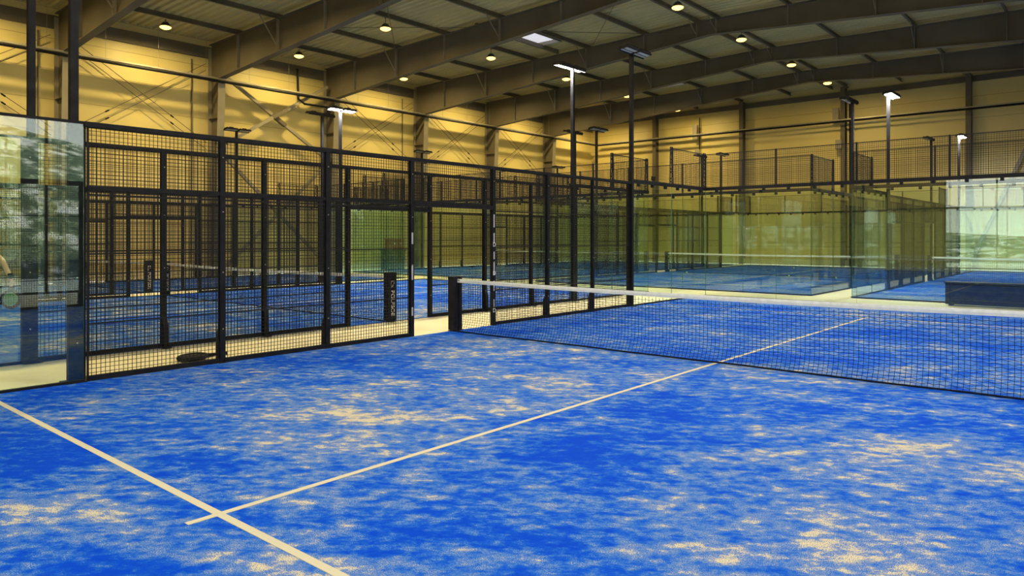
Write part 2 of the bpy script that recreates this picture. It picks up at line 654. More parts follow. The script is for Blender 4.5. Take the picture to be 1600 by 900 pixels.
# ------------------------------------------------------------------ steel portal frames
def i_section_column(x_out, dirn, mbs, zt):
    """tapered H column; dirn = +1 grows into the hall from the left wall"""
    web, fl = mbs
    w0, w1 = 0.45, 0.85
    xo = x_out + dirn * 0.12
    n = 6
    pts = []
    web.prism([(xo, 0), (xo + dirn * w0, 0), (xo + dirn * w1, zt), (xo, zt)], -0.006, 0.006, 'y')
    fl.box(min(xo, xo - dirn * 0.016), max(xo, xo - dirn * 0.016), -0.15, 0.15, 0, zt + 1.35)
    a = (xo + dirn * w0, 0)
    c = (xo + dirn * w1, zt)
    fl.prism([a, (a[0] + dirn * 0.018, a[1]), (c[0] + dirn * 0.018, c[1]), c], -0.15, 0.15, 'y')


def portal_frame_meshes():
    zt = 8.22
    web, fl, rweb, rfl, st, fb, bp = (MB() for _ in range(7))
    for xo, d in ((XL, 1), (XR, -1)):
        i_section_column(xo, d, (web, fl), zt)
        xa = xo + d * 0.12
        bp.box(min(xa - d * 0.1, xa + d * 0.6), max(xa - d * 0.1, xa + d * 0.6), -0.2, 0.2, 0, 0.025)
        # horizontal stiffener plates in the column web
        for z in (3.1, 6.6, zt):
            ww = 0.45 + 0.4 * z / zt
            st.box(min(xa, xa + d * ww), max(xa, xa + d * ww), -0.14, 0.14, z - 0.008, z + 0.008)
        for k in range(2):
            pass
    x0, x1 = XL + 0.12, XR - 0.12
    xa, xb = XL + 0.97, XR - 0.97
    out = [(x0, zt), (xa, zt), (XRIDGE, 9.5), (xb, zt), (x1, zt), (x1, top_z(x1)), (XRIDGE, top_z(XRIDGE)), (x0, top_z(x0))]
    rweb.prism(out, -0.006, 0.006, 'y')
    for p, q in (((xa, zt), (XRIDGE, 9.5)), ((XRIDGE, 9.5), (xb, zt))):
        rfl.prism([p, q, (q[0], q[1] - 0.018), (p[0], p[1] - 0.018)], -0.14, 0.14, 'y')
    for p, q in (((x0, top_z(x0)), (XRIDGE, top_z(XRIDGE))), ((XRIDGE, top_z(XRIDGE)), (x1, top_z(x1)))):
        rfl.prism([p, q, (q[0], q[1] - 0.018), (p[0], p[1] - 0.018)], -0.14, 0.14, 'y')
    return dict(web=web, fl=fl, rweb=rweb, rfl=rfl, st=st, bp=bp)


PURLINS = [-22.9, -20.0, -17.0, -14.0, -11.1, -8.75, -7.95, -5.2, -2.3, 0.7, 3.6, 6.5]
pfm = portal_frame_meshes()
me_column = pfm['web']
cw = MB()
cw.v, cw.f, cw.mi = list(pfm['web'].v), list(pfm['web'].f), list(pfm['web'].mi)
cw.add(pfm['fl'].v, pfm['fl'].f, 1)  # flanges take the lighter steel: their lit faces are put into the colour
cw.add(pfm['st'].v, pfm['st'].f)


def split_cols(mb, left):
    r = MB()
    for f, mi in zip(mb.f, mb.mi):
        if (mb.v[f[0]][0] < XRIDGE) == left:
            r.add([mb.v[i] for i in f], [tuple(range(len(f)))], mi)
    return r


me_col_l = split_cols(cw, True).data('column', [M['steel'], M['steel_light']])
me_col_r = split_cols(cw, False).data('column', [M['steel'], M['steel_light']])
rr = MB()
rr.add(pfm['rweb'].v, pfm['rweb'].f)
rr.add(pfm['rfl'].v, pfm['rfl'].f)
me_rafter = rr.data('rafter', M['steel'])
me_base_l = split_cols(pfm['bp'], True).data('base_plate', M['steel'])
me_base_r = split_cols(pfm['bp'], False).data('base_plate', M['steel'])


def stiff_mesh(x):
    s = MB()
    s.box(x - 0.006, x + 0.006, -0.125, 0.125, bot_z(x), top_z(x) - 0.02)
    return s.data('stiffener', M['steel_light'])


def fly_mesh(x):
    s = MB()
    zb = bot_z(x) + 0.04
    s.beam((x, -0.02, zb), (x, -0.85, top_z(x) + 0.03), 0.05, 0.012, (1, 0, 0))
    return s.data('fly_brace', M['steel_light'])


stiffs = [(x, stiff_mesh(x)) for x in PURLINS]
stiffs2 = [(x, stiff_mesh(x)) for x in (-23.95, -21.45, -18.5, -15.5, -12.5, -3.7, -0.8, 2.1, 5.0)]
flies = [(x, fly_mesh(x)) for x in (-20.0, -14.0, -8.75, -7.95, -2.3, 3.6)]
ordn = ['nearest the camera, its column behind the left court mast', 'first', 'second', 'third', 'fourth', 'fifth', 'sixth, nearest the far wall,']
FRAME_LABELS = [
    'grey steel portal frame nearest the camera, rafter over the near court',
    'grey steel portal frame whose column stands at the left picture edge',
    'grey steel portal frame with column left of the steel tube cross',
    'grey steel portal frame with column right of the steel tube cross',
    'grey steel portal frame in the middle of the hall, behind the lit mast head',
    'grey steel portal frame second from the far wall, passing the far skylight',
    'grey steel portal frame closest to the far wall',
]
for y, lab in zip(FRAMES, FRAME_LABELS):
    t = thing('portal_frame', lab, 'steel frame', (0, y, 0), 'steel portal frames across the hall')
    put('column', me_col_l, t)
    put('column', me_col_r, t)
    put('rafter', me_rafter, t)
    put('base_plate', me_base_l, t)
    put('base_plate', me_base_r, t)
    for x, me in stiffs:
        put('stiffener', me, t)
    for x, me in flies:
        put('fly_brace', me, t)

PL = ['nearest the left wall', 'second from the left wall', 'third from the left wall', 'fourth from the left wall', 'just left of the ridge pair',
      'left one of the ridge pair', 'right one of the ridge pair', 'just right of the ridge pair', 'second right of the ridge pair', 'third right of the ridge pair', 'fourth right of the ridge pair', 'nearest the right wall']
for x, lab in zip(PURLINS, PL):
    p = MB()
    z = top_z(x)
    # a Z-section running the length of the hall
    p.prism([(x - 0.04, z), (x + 0.05, z), (x + 0.05, z + 0.008), (x - 0.03, z + 0.008), (x - 0.03, z + 0.198), (x - 0.10, z + 0.198), (x - 0.10, z + 0.190), (x - 0.04, z + 0.190)], YF, YB, 'y')
    p.box(x - 0.05, x + 0.05, YF, YB, z + 0.001, z + 0.012)
    tag(p.build('roof_purlin', M['steel']), 'long steel roof purlin under the deck, ' + lab, 'purlin', 'roof purlins')
p = MB()
for y0, y1 in ((11.4, 17.1),):
    p.box(-15.5, -15.42, y0 + 0.15, y1 - 0.15, top_z(-15.45) + 0.01, top_z(-15.45) + 0.19)
tag(p.build('trimmer_purlin', M['steel']), 'short steel trimmer purlin crossing under the larger skylight', 'purlin')
# eaves gutter beams on the walls
p = MB()
p.box(XL + 0.02, XL + 0.11, YF, YB, 9.15, 9.62)
tag(p.build('eaves_beam', M['steel']), 'dark eaves beam along the top of the left wall', 'beam')
p = MB()
p.box(XL + 0.4, XR - 0.4, YB - 0.12, YB - 0.02, 9.55, 9.85)
tag(p.build('eaves_beam', M['steel']), 'dark edge beam along the top of the far wall', 'beam')

# far wall posts
for x, lab in ((-20.0, 'behind the mesh of the far left courts'), (-14.0, 'behind the paired masts'), (-8.1, 'under the roof ridge'), (-2.1, 'right of the lit masts'), (3.9, 'near the right corner')):
    p = MB()
    h = top_z(x)
    p.box(x - 0.012, x + 0.012, YB - 0.42, YB - 0.04, 0, h)
    p.box(x - 0.12, x + 0.12, YB - 0.44, YB - 0.42, 0, h)
    p.box(x - 0.12, x + 0.12, YB - 0.04, YB - 0.02, 0, h)
    tag(p.build('wall_post', M['steel']), 'grey steel post on the far wall, ' + lab, 'steel post', 'far wall posts')

for (y0, y1, xs, lab) in ((5.75, 11.35, (-20.0, -14.0), 'crossed thin wind bracing rods under the roof of the tube cross bay'), (11.45, 17.05, (-14.0, -8.8), 'crossed thin wind bracing rods under the roof beside the large skylight')):
    t = thing('roof_bracing', lab, 'bracing', ((xs[0] + xs[1]) / 2, (y0 + y1) / 2, 9.4))
    hx, hy = (xs[1] - xs[0]) / 2, (y1 - y0) / 2
    for sg, dz in ((1, 0.0), (-1, 0.05)):
        q = MB()
        q.tube([(-hx, -hy * sg, 0.1 + dz), (hx, hy * sg, 0.2 + dz)], 0.012, 6)
        q.build('rod', M['steel'], t)

# wall bracing on the left wall ------------------------------------------
xb = XL + 0.22
names = {0: 'in the bay at the left picture edge', 2: 'left of the lit white mast lamp'}


def rod_pair(y0, y1, z0, z1, lab):
    t = thing('bracing_rods', lab, 'bracing', (xb, (y0 + y1) / 2, 0))
    for (a, c, off) in ((z0, z1, 0.0), (z1, z0, 0.05)):
        for e in (0, 0.28):
            p = MB()
            dy = (y1 - y0) / 2
            p.tube([(off, -dy, a + e), (off, dy, c + e)], 0.013, 6)
            r = p.build('rod', M['steel'], t)
            q = MB()
            s = 0.72 if a > c else 0.25
            q.tube([(off, -dy + 2 * dy * (s - 0.012), a + e + (c - a) * (s - 0.012)), (off, -dy + 2 * dy * (s + 0.012), a + e + (c - a) * (s + 0.012))], 0.03, 6)
            q.build('turnbuckle', M['black'], r)


rod_pair(-5.4, -0.3, 5.3, 8.6, 'crossed thin bracing rods on the wall at the left picture edge')
rod_pair(0.3, 5.4, 5.3, 8.6, 'crossed thin bracing rods left of the big steel tube cross')
rod_pair(11.7, 16.8, 5.3, 8.6, 'crossed thin bracing rods just right of the lit mast lamp')
rod_pair(17.4, 22.45, 5.3, 8.6, 'crossed thin bracing rods in the fourth wall bay, right of the small twin mast head')
rod_pair(23.05, 28.05, 5.3, 8.6, 'crossed thin bracing rods in the wall bay near the far corner')

t = thing('tube_cross', 'heavy grey steel tube cross bracing on the left wall', 'bracing', (XL + 0.5, 8.55, 0))
for (a, c, off) in (((-2.45, 8.45), (2.6, 5.35), -0.05), ((-2.45, 5.6), (2.55, 8.75), 0.09)):
    p = MB()
    p.beam((off, a[0], a[1]), (off, c[0], c[1]), 0.13, 0.13, (1, 0, 0))
    r = p.build('tube', M['steel_light'], t)
    q = MB()
    m0 = 0.5
    q.beam((off, (a[0] + c[0]) / 2 - 0.35, (a[1] + c[1]) / 2 - 0.35 * (c[1] - a[1]) / (c[0] - a[0])), (off, (a[0] + c[0]) / 2 + 0.35, (a[1] + c[1]) / 2 + 0.35 * (c[1] - a[1]) / (c[0] - a[0])), 0.16, 0.18, (1, 0, 0))
    q.build('splice', M['steel'], r)
for (a, c, off) in (((-2.55, 5.15), (2.6, 0.35), -0.05), ((2.6, 5.15), (-2.55, 0.35), 0.09)):
    p = MB()
    p.beam((off, a[0], a[1]), (off, c[0], c[1]), 0.13, 0.13, (1, 0, 0))
    p.build('tube', M['steel_light'], t)
p = MB()
p.box(-0.2, 0.15, -2.75, -2.5, 5.2, 5.5)
p.box(-0.2, 0.15, 2.5, 2.75, 5.2, 5.5)
p.build('gusset', M['steel'], t)
# raking brace on the far wall
p = MB()
p.beam((-1.95, YB - 0.25, 0.6), (1.35, YB - 0.25, 8.6), 0.16, 0.16, (0, 1, 0))
tag(p.build('wall_brace', M['steel_light']), 'steep grey steel brace on the far wall, seen through glass at right', 'bracing')

# cable tray + pipe on both walls -------------------------------------------
t = thing('cable_tray', 'long black pipe with cable tray along the left wall', 'cable tray', (XL + 0.98, 0, 8.05))
p = MB()
p.tube([(0.1, YF + 0.2, 0), (0.1, YB - 1.0, 0)], 0.055, 8)
p.build('pipe', M['black'], t)
p = MB()
p.box(-0.30, 0.02, YF + 0.2, YB - 1.0, 0.10, 0.112)
p.box(-0.30, -0.29, YF + 0.2, YB - 1.0, 0.112, 0.16)
p.box(0.01, 0.02, YF + 0.2, YB - 1.0, 0.112, 0.16)
p.build('tray', M['galv'], t)
hm = cached('hanger', lambda: (lambda q: (q.box(-0.004, 0.004, -0.004, 0.004, 0, 1.6), q.data('hanger', M['galv']))[1])(MB()))
for k in range(24):
    put('hanger', hm, t, (-0.14, -12.0 + 1.9 * k, 0.1))
t = thing('cable_tray', 'long black pipe with cable tray along the far wall', 'cable tray', (0, YB - 0.62, 8.05))
p = MB()
p.tube([(XL + 1.08, -0.3, 0), (XR - 0.3, -0.3, 0)], 0.055, 8)
p.build('pipe', M['black'], t)
p = MB()
p.box(XL + 1.0, XR - 0.3, -0.08, 0.2, 0.10, 0.112)
p.box(XL + 1.0, XR - 0.3, -0.08, -0.07, 0.112, 0.16)
p.build('tray', M['galv'], t)
p = MB()
p.tube([(XL + 0.35, 9.66, 9.4), (XL + 0.42, 9.66, 8.0), (XL + 0.9, 9.66, 7.72), (XL + 0.95, 11.2, 7.72)], 0.05, 8)
tag(p.build('drain_pipe', M['black']), 'black drain pipe dropping from the roof beside the steel tube cross', 'pipe')

# wall pipes
for (y, lab) in ((-0.65, 'thin brown pipe on the left wall beside the first wall column'), (4.87, 'thin pipe on the left wall, left of the tube cross'), (16.2, 'thin pipe on the left wall in the middle bay')):
    p = MB()
    p.tube([(XL + 0.06, y, 0), (XL + 0.06, y, 9.0)], 0.03, 8)
    tag(p.build('wall_pipe', M['steel']), lab, 'pipe')
for (x, lab) in ((-16.84, 'thin dark conduit running down the far wall between posts'), (-7.75, 'thick dark downpipe on the far wall under the ridge')):
    p = MB()
    r = 0.03 if x < -10 else 0.08
    p.tube([(x, YB - 0.2, 0), (x, YB - 0.2, 9.3)], r, 8)
    tag(p.build('wall_pipe', M['black']), lab, 'pipe')
for (x, z0, z1, lab) in ((-17.0, 7.9, 8.8, 'grey metal box high on the far wall above the conduit'), (-16.84, 6.95, 7.2, 'small grey junction box on the far wall conduit'), (-8.45, 8.1, 8.9, 'grey box high beside the ridge downpipe'), (-8.3, 6.6, 7.1, 'grey box on the far wall below the cable tray, beside the downpipe')):
    p = MB()
    p.box(x - 0.16, x + 0.16, YB - 0.55, YB - 0.44, z0, z1)
    p.box(x - 0.14, x + 0.14, YB - 0.57, YB - 0.55, z0 + 0.03, z1 - 0.03)
    tag(p.build('junction_box', M['steel_light']), lab, 'box')
for (px, py, pz, lab) in ((-24.55, 5.7, 5.62, 'small black loudspeaker on the column left of the tube cross'), (-24.55, 17.1, 5.6, 'small black loudspeaker on the column behind the twin mast head'), (-20.0, 33.5, 5.55, 'small black loudspeaker on the far wall post')):
    t = thing('loudspeaker', lab, 'loudspeaker', (px, py, pz))
    p = MB()
    p.prism([(-0.11, -0.13), (0.10, -0.16), (0.12, 0.12), (-0.09, 0.16)], -0.12, 0.12, 'y')
    p.build('cabinet', M['black_matt'], t)
    p = MB()
    p.box(-0.22, 0.0, -0.02, 0.02, -0.02, 0.02) if px < -24 else p.box(-0.02, 0.02, 0.0, 0.12, -0.02, 0.02)
    p.build('bracket', M['steel'], t)

# ------------------------------------------------------------------ high bay lamps


def bay_lamp(x, y, lab, visible=True):
    z = 9.50 if x < -12 else 9.58
    drop = top_z(x) - z
    white = x > 0
    t = thing('high_bay_lamp', lab, 'ceiling lamp', (x, y, z), 'yellow high bay lamps')
    def housing():
        q = MB()
        q.lathe([(0.05, 0.16), (0.09, 0.15), (0.16, 0.06), (0.18, 0.0), (0.17, -0.01), (0.14, -0.01)], 20)
        return q.data('housing', M['housing'], True)
    def lens():
        q = MB()
        q.lathe([(0.17, -0.01), (0.20, -0.03), (0.19, -0.06), (0.12, -0.10), (0.0, -0.115)], 20)
        return q.data('lens', M['bay_lens'], True)
    def stem():
        q = MB()
        q.tube([(0, 0, 0.13), (0, 0, drop)], 0.012, 6)
        q.box(-0.05, 0.05, -0.02, 0.02, drop - 0.02, drop)
        return q.data('bracket', M['steel'])
    put('housing', cached('bh', housing), t)
    put('lens', cached('bl', lens), t)
    put('bracket', cached(('bs', round(drop, 2)), stem), t)
    ld = cached(('bay_light', white), lambda: bay_light(white))
    lo = bpy.data.objects.new('lamp_light', ld)
    COL.objects.link(lo)
    lo.parent = t
    lo.location = (0, 0, -0.13)


def bay_light(white):
    ld = bpy.data.lights.new('lamp_light', 'AREA')
    ld.shape = 'DISK'
    ld.size = 0.3
    ld.energy = BAY_POWER_WHITE if white else BAY_POWER
    ld.color = BAY_COLOR_WHITE if white else BAY_COLOR
    ld.use_shadow = True
    return ld


BAYS = [-8.55, -2.85, 2.8, 8.5, 14.3, 19.8, 25.3, 31.0]
for (x, row, ys) in ((-23.1, 'row nearest the left wall', [-2.85, 2.87, 8.54, 14.45, 20.1, 25.6, 31.2]),  # lamps out of view in these rows are added where light is needed
                     (-17.05, 'second row from the left wall', [-2.85, 2.8, 8.33, 14.2, 19.72, 25.4, 31.2]),
                     (-7.67, 'ridge row', [-8.5, -2.85, 2.8, 8.2, 13.42, 18.75, 24.35, 29.5]),
                     (0.8, 'added unseen row right of the ridge', [-8.5, -2.85, 2.8, 8.4]),
                     (6.6, 'added unseen row nearest the right wall', [-8.5, 2.8])):
    for y in ys:
        k = sum(1 for f in FRAMES if f < y)
        where = ['before the nearest frame', 'behind the nearest frame', 'in the second bay', 'in the tube cross bay', 'in the large skylight bay',
                 'in the bay after the large skylight', 'in the small skylight bay', 'in the last bay'][min(k, 7)]
        bay_lamp(x, y, 'yellow ceiling lamp %s, %s' % (where, row))


# ------------------------------------------------------------------ court parts
def wire_panel(w, h, vertical_axis_y=True, lines=(), t=0.0029, pitch=0.05):
    """welded mesh of wires lying in the local y-z plane, lower corner at the origin"""
    def mk():
        q = MB()
        n = max(1, round(w / pitch))
        for k in range(n + 1):
            y = w * k / n
            q.box(-t, t, y - t, y + t, 0, h)
        m = max(1, round(h / pitch))
        for k in range(m + 1):
            z = h * k / m
            q.box(-t, t, 0, w, z - t, z + t)
        for z in lines:
            if 0 < z < h:
                q.box(-0.007, 0.007, 0, w, z - 0.009, z + 0.009)
        # thin flat frame round the panel
        for (a0, a1, c0, c1) in ((0, w, 0, 0.02), (0, w, h - 0.02, h), (0, 0.02, 0, h), (w - 0.02, w, 0, h)):
            q.box(-0.008, 0.008, a0, a1, c0, c1)
        return q.data('mesh_panel', M['wire'])
    return cached(('wire', round(w, 3), round(h, 3), tuple(lines), t, pitch), mk)


def fence_post(h, w, foot_dir):
    def mk():
        q = MB()
        q.box(-0.035, 0.035, -w / 2, w / 2, 0, h)
        if foot_dir:
            d = foot_dir
            q.prism([(0, 0), (d * 0.095, 0), (d * 0.085, 0.34), (d * 0.035, 0.46), (0, 0.46)], -w / 2, w / 2, 'y')
            q.box(min(-0.05, d * 0.16), max(0.05, d * 0.16), -0.06, 0.06, 0, 0.012)
            q.box(d * 0.13 - 0.012, d * 0.13 + 0.012, -0.05, -0.03, 0.012, 0.04)
            q.box(d * 0.13 - 0.012, d * 0.13 + 0.012, 0.03, 0.05, 0.012, 0.04)
        return q.data('post', M['black'])
    return cached(('post', h, w, foot_dir), mk)


def bolts_mesh():
    def mk():
        q = MB()
        q.tube([(-0.043, 0, 0), (0.043, 0, 0)], 0.009, 6)
        return q.data('bolt', M['steel_light'])
    return cached('bolt', mk)


def lattice_post(h):
    def mk():
        q = MB()
        wz = lambda z: 0.085 - 0.035 * z / h
        for sg in (-1, 1):
            q.beam((0, sg * wz(0), 0), (0, sg * wz(h), h), 0.03, 0.018, (0, 1, 0))
        n = 8
        for k in range(n):
            z0, z1 = h * k / n, h * (k + 1) / n
            sg = 1 if k % 2 else -1
            q.beam((0, -wz(z0) * sg, z0), (0, wz(z1) * sg, z1), 0.02, 0.013, (0, 1, 0))
        q.box(-0.02, 0.02, -wz(h), wz(h), h - 0.015, h)
        q.box(-0.02, 0.02, -wz(0), wz(0), 0, 0.02)
        return q.data('lattice_post', M['black'])
    return cached(('lattice', h), mk)


def glass_pane(w, h):
    def mk():
        q = MB()
        q.box(-0.006, 0.006, 0.004, w - 0.004, 0.03, h, 0, 1, 0)
        return q.data('glass_panel', [M['glass'], M['glass_edge']])
    return cached(('glass', w, h), mk)


def bar(w, h, l, mt='black'):
    """box lying along local y, l long"""
    return cached(('bar', w, h, l, mt), lambda: (lambda q: (q.box(-w / 2, w / 2, 0, l, -h / 2, h / 2), q.data('rail', M[mt]))[1])(MB()))


def clamps(parent, l, loc, rot=(0, 0, 0), pitch=0.66):
    def mk():
        q = MB()
        q.box(-0.03, 0.03, -0.035, 0.035, -0.075, 0.0)
        return q.data('glass_clamp', M['black'])
    n = int(l / pitch)
    beam = put('top_beam', bar(0.07, 0.09, l), parent, loc, rot)
    for k in range(n):
        put('glass_clamp', cached('clamp', mk), beam, (0, (k + 0.5) * l / n, -0.04))


SEAMS = (0.62, 1.43, 2.12)
FH = 2.97


def court_fence(name_label, x, yc, out, posts=(-6.0, -4.34, -2.69, -1.02, 1.02, 2.69, 4.34, 6.0), rail_224=False, thick_end=0.18, stickers=False, detail=True):
    """mesh side fence: out = +1/-1 is the outward x direction"""
    t = thing('court_fence', name_label, 'fence', (x, yc, 0), 'mesh side fences of the padel courts')
    n = len(posts)
    for i, y in enumerate(posts):
        wd = thick_end if i in (0, n - 1) else 0.075
        endp = i in (0, n - 1)
        p = put('post', fence_post(FH, wd, 0 if endp or i in (n // 2 - 1, n // 2) else out), t, (out * 0.05 if endp else 0, y - (0.065 if i == 0 else 0), 0))
        if detail:
            for z in (0.45, 1.2, 2.0, 2.72):
                put('bolt', bolts_mesh(), p, (0, 0, z))
    for i in range(n - 1):
        a, c = posts[i] + 0.03, posts[i + 1] - 0.03
        w = round(c - a, 3)
        if i == n // 2 - 1:                       # doorway
            put('mesh_panel', wire_panel(w, FH - 2.26), t, (0, a, 2.26))
            put('door_header', bar(0.06, 0.07, w), t, (0, a, 2.22))
        else:
            put('mesh_panel', wire_panel(w, FH - 0.06, lines=SEAMS), t, (0, a, 0.04))
            put('base_rail', bar(0.05, 0.06, w), t, (0, a, 0.03))
            if rail_224 and i < 3:
                put('mid_rail', bar(0.05, 0.05, w), t, (0, a, 2.24))
    l = round(posts[-1] - posts[0], 3)
    put('top_rail', bar(0.06, 0.06, l), t, (0, posts[0], FH))
    if stickers:
        sticker_strip(t, posts[n // 2], out)
        sticker_strip(t, posts[n // 2 - 1], out, False)
    return t


def text_mesh(s, size, name='lettering', extr=0.001):
    def mk():
        cu = bpy.data.curves.new(name, 'FONT')
        cu.body = s
        cu.size = size
        cu.extrude = extr
        cu.align_x = 'CENTER'
        cu.align_y = 'CENTER'
        o = bpy.data.objects.new(name, cu)
        COL.objects.link(o)
        bpy.context.view_layer.update()
        me = bpy.data.meshes.new_from_object(o)
        me.materials.clear()
        me.materials.append(M['letter'])
        bpy.data.objects.remove(o)
        return me
    return cached(('text', s, size), mk)


def sticker_strip(t, y, out, full=True):
    """pale worn sticker strips with D shaped marks down the door post"""
    q = MB()
    x = -out * 0.0365
    z = 0.35
    k = 0
    while z < 2.1:
        if full or k % 2 == 0:
            q.box(min(x, x - out * 0.001), max(x, x - out * 0.001), y - 0.022, y + 0.012, z, z + 0.14 + 0.05 * (k % 3))
        z += 0.30
        k += 1
    q2 = q.build('sticker', M['sticker'], t)
    if full:
        for z in (0.28, 0.98, 1.52):
            put('letter_mark', text_mesh('D', 0.11), t, (x - out * 0.002, y, z), (PI / 2, 0, -out * PI / 2))


def end_enclosure(label, x0, x1, yb, dirn, side=4.0, slim=False):
    """U of glass: back wall at yb, side walls running `side` metres back into the court (dirn = sign of y pointing out)"""
    xc = (x0 + x1) / 2
    w = x1 - x0
    t = thing('glass_enclosure', label, 'glass wall', (xc, yb, 0), 'glass ends of the padel courts')
    n = round(w / 2)
    pw = w / n
    gp = glass_pane(2.0, FH)
    for k in range(n):       # back wall panes: rotate so local y runs along +x
        put('glass_panel', glass_pane(pw, FH), t, (-w / 2 + k * pw, 0, 0), (0, 0, -PI / 2))
    for s in (-1, 1):
        for k in range(int(side / 2)):
            yy = -2.0 * (k + 1) if dirn > 0 else 2.0 * k
            put('glass_panel', gp, t, (s * w / 2, yy, 0))
        if slim:
            put('top_beam', bar(0.04, 0.03, side), t, (s * w / 2, 0, FH + 0.015))
        else:
            clamps(t, side, (s * w / 2, -side if dirn > 0 else 0, FH + 0.05))
        put('base_rail', bar(0.06, 0.03, side), t, (s * w / 2, -side if dirn > 0 else 0, 0.012))
        # one metre of mesh over the corner pane
        put('upper_mesh', wire_panel(2.0, 0.96), t, (s * w / 2, -2.0 if dirn > 0 else 0.0, 3.04))
        for yy in (0.0, -2.0 * dirn):
            put('lattice_post', lattice_post(1.0), t, (s * w / 2, yy + (0.085 * -dirn if yy == 0 else 0), 3.03), (0, 0, 0))
    clamps(t, w, (-w / 2, 0, FH + 0.05), (0, 0, -PI / 2))
    put('base_rail', bar(0.06, 0.03, w), t, (-w / 2, 0, 0.012), (0, 0, -PI / 2))
    for k in range(n):
        put('upper_mesh', wire_panel(pw, 0.96), t, (-w / 2 + k * pw, 0, 3.04), (0, 0, -PI / 2))
        if k:
            q = cached('upost', lambda: (lambda q: (q.box(-0.02, 0.02, -0.02, 0.02, 0, 0.98), q.data('mesh_post', M['black']))[1])(MB()))
            put('mesh_post', q, t, (-w / 2 + k * pw, 0.0, 3.03))
    return t


def court_turf(label, x0, x1, y0, y1):
    b_ = MB()
    w, l = x1 - x0, y1 - y0
    b_.box(-w / 2, w / 2, -l / 2, l / 2, -0.012, 0.0)
    t = b_.build('court_turf', M['turf'], None, ((x0 + x1) / 2, (y0 + y1) / 2, 0))
    tag(t, label, 'court turf')
    z = 0.0025
    for s in (-1, 1):
        q = MB()
        q.box(-w / 2 + 0.04, w / 2 - 0.04, s * 6.95 - 0.027, s * 6.95 + 0.027, -0.001, z)
        q.build('service_line', M['white_paint'], t)
    q = MB()
    q.box(-0.025, 0.025, -7.15, 7.15, -0.001, z + 0.0004)
    q.build('center_line', M['white_paint'], t)
    return t


def net_mesh(w, fine):
    def mk():
        q = MB()
        t_ = 0.0030 if fine else 0.0036
        pitch = 0.056 if fine else 0.06
        n = round(w / pitch)
        m = 20 if fine else 14
        def P(i, j):
            x = -w / 2 + w * i / n
            f = j / m
            zt = 0.90 - 0.04 * (1 - (2 * x / w) ** 2)
            z = 0.012 + f * (zt - 0.055 - 0.012)
            sag = 0.0
            if f < 0.35:
                sag = -0.11 * (1 - f / 0.35) ** 2
            wob = 0.012 * math.sin(x * 2.1 + 0.6) * (1 - f) + 0.008 * math.sin(x * 5.3) * (1 - f)
            stag = (0.0065 if (i + j) % 2 else -0.0065) if fine else 0
            return Vector((x, sag * 0.9 + wob - 0.01, z + stag))
        rows = [[P(i, j) for j in range(m + 1)] for i in range(n + 1)]
        for i in range(n + 1):
            q.tube(rows[i], t_, 3, cap=False)
        for j in range(m):
            q.tube([rows[i][j] for i in range(n + 1)], t_, 3, cap=False)
        return q.data('net_cords', M['twine'])
    return cached(('net', w, fine), mk)


def padel_net(label, xc, yc, w=10.0, fine=True, branded=False):
    t = thing('padel_net', label, 'net', (xc, yc, 0), 'padel nets')
    wn_ = w - 0.16
    put('net_cords', net_mesh(wn_, fine), t)
    def tape():
        q = MB()
        k = 24
        vs = []
        for i in range(k + 1):
            x = -wn_ / 2 + wn_ * i / k
            zt = 0.92 - 0.04 * (1 - (2 * x / wn_) ** 2)
            for (dy, dz) in ((-0.008, -0.062), (-0.011, -0.03), (-0.006, 0.002), (0.006, 0.002), (0.011, -0.03), (0.008, -0.062)):
                vs.append((x, dy, zt + dz))
        fs = []
        for i in range(k):
            for j in range(6):
                fs.append((i * 6 + j, i * 6 + (j + 1) % 6, (i + 1) * 6 + (j + 1) % 6, (i + 1) * 6 + j))
        q.add(vs, fs)
        return q.data('top_tape', M['tape'])
    put('top_tape', cached(('tape', w), tape), t)
    def rope():
        q = MB()
        pts = []
        for i in range(60):
            x = -wn_ / 2 + wn_ * i / 59
            pts.append((x, -0.105 + 0.012 * math.sin(x * 2.1 + 0.6) + 0.008 * math.sin(x * 5.3), 0.013))
        q.tube(pts, 0.011, 5)
        return q.data('bottom_rope', M['twine'])
    put('bottom_rope', cached(('rope', w), rope), t)
    def post():
        q = MB()
        q.box(-0.055, 0.055, -0.075, 0.075, 0.0, 0.95)
        q.box(-0.075, 0.075, -0.11, 0.11, 0.0, 0.012)
        q.box(-0.035, 0.035, -0.05, 0.05, 0.95, 0.962)
        return q.data('net_post', M['black'])
    def pad():
        q = MB()
        for s in (-1, 1):
            q.box(-0.07, 0.07, min(s * 0.03, s * 0.105), max(s * 0.03, s * 0.105), 0.02, 0.965)
        return q.data('post_pad', M['black_matt'])
    for s in (-1, 1):
        p = put('net_post', cached('netpost', post), t, (s * (w / 2 - 0.02), 0, 0))
        d = put('post_pad', cached('netpad', pad), p)
        q = cached('winch', lambda: (lambda q: (q.tube([(0.05, 0, 0.9), (0.12, 0, 0.9)], 0.014, 8), q.data('winch', M['steel']))[1])(MB()))
        put('winch', q, p, (0, 0, 0), (0, 0, 0 if s < 0 else PI))
        if branded:
            for (fx, fr) in ((0.0712, PI / 2), (-0.0712, -PI / 2)):
                # bracket shaped logo above vertical lettering
                l = MB()
                l.box(-0.001, 0.001, -0.045, -0.030, 0.66, 0.80)
                l.box(-0.001, 0.001, -0.045, 0.045, 0.785, 0.80)
                l.beam((0, -0.01, 0.68), (0, 0.045, 0.77), 0.002, 0.016, (1, 0, 0))
                l.build('logo', M['letter'], p, (fx, 0, 0))
                sgn = 1 if fx > 0 else -1
                put('lettering', text_mesh('POLFSOE', 0.125), p, (fx + sgn * 0.001, 0, 0.36), (0, sgn * PI / 2, 0) if sgn > 0 else (PI, -PI / 2, 0))
    return t


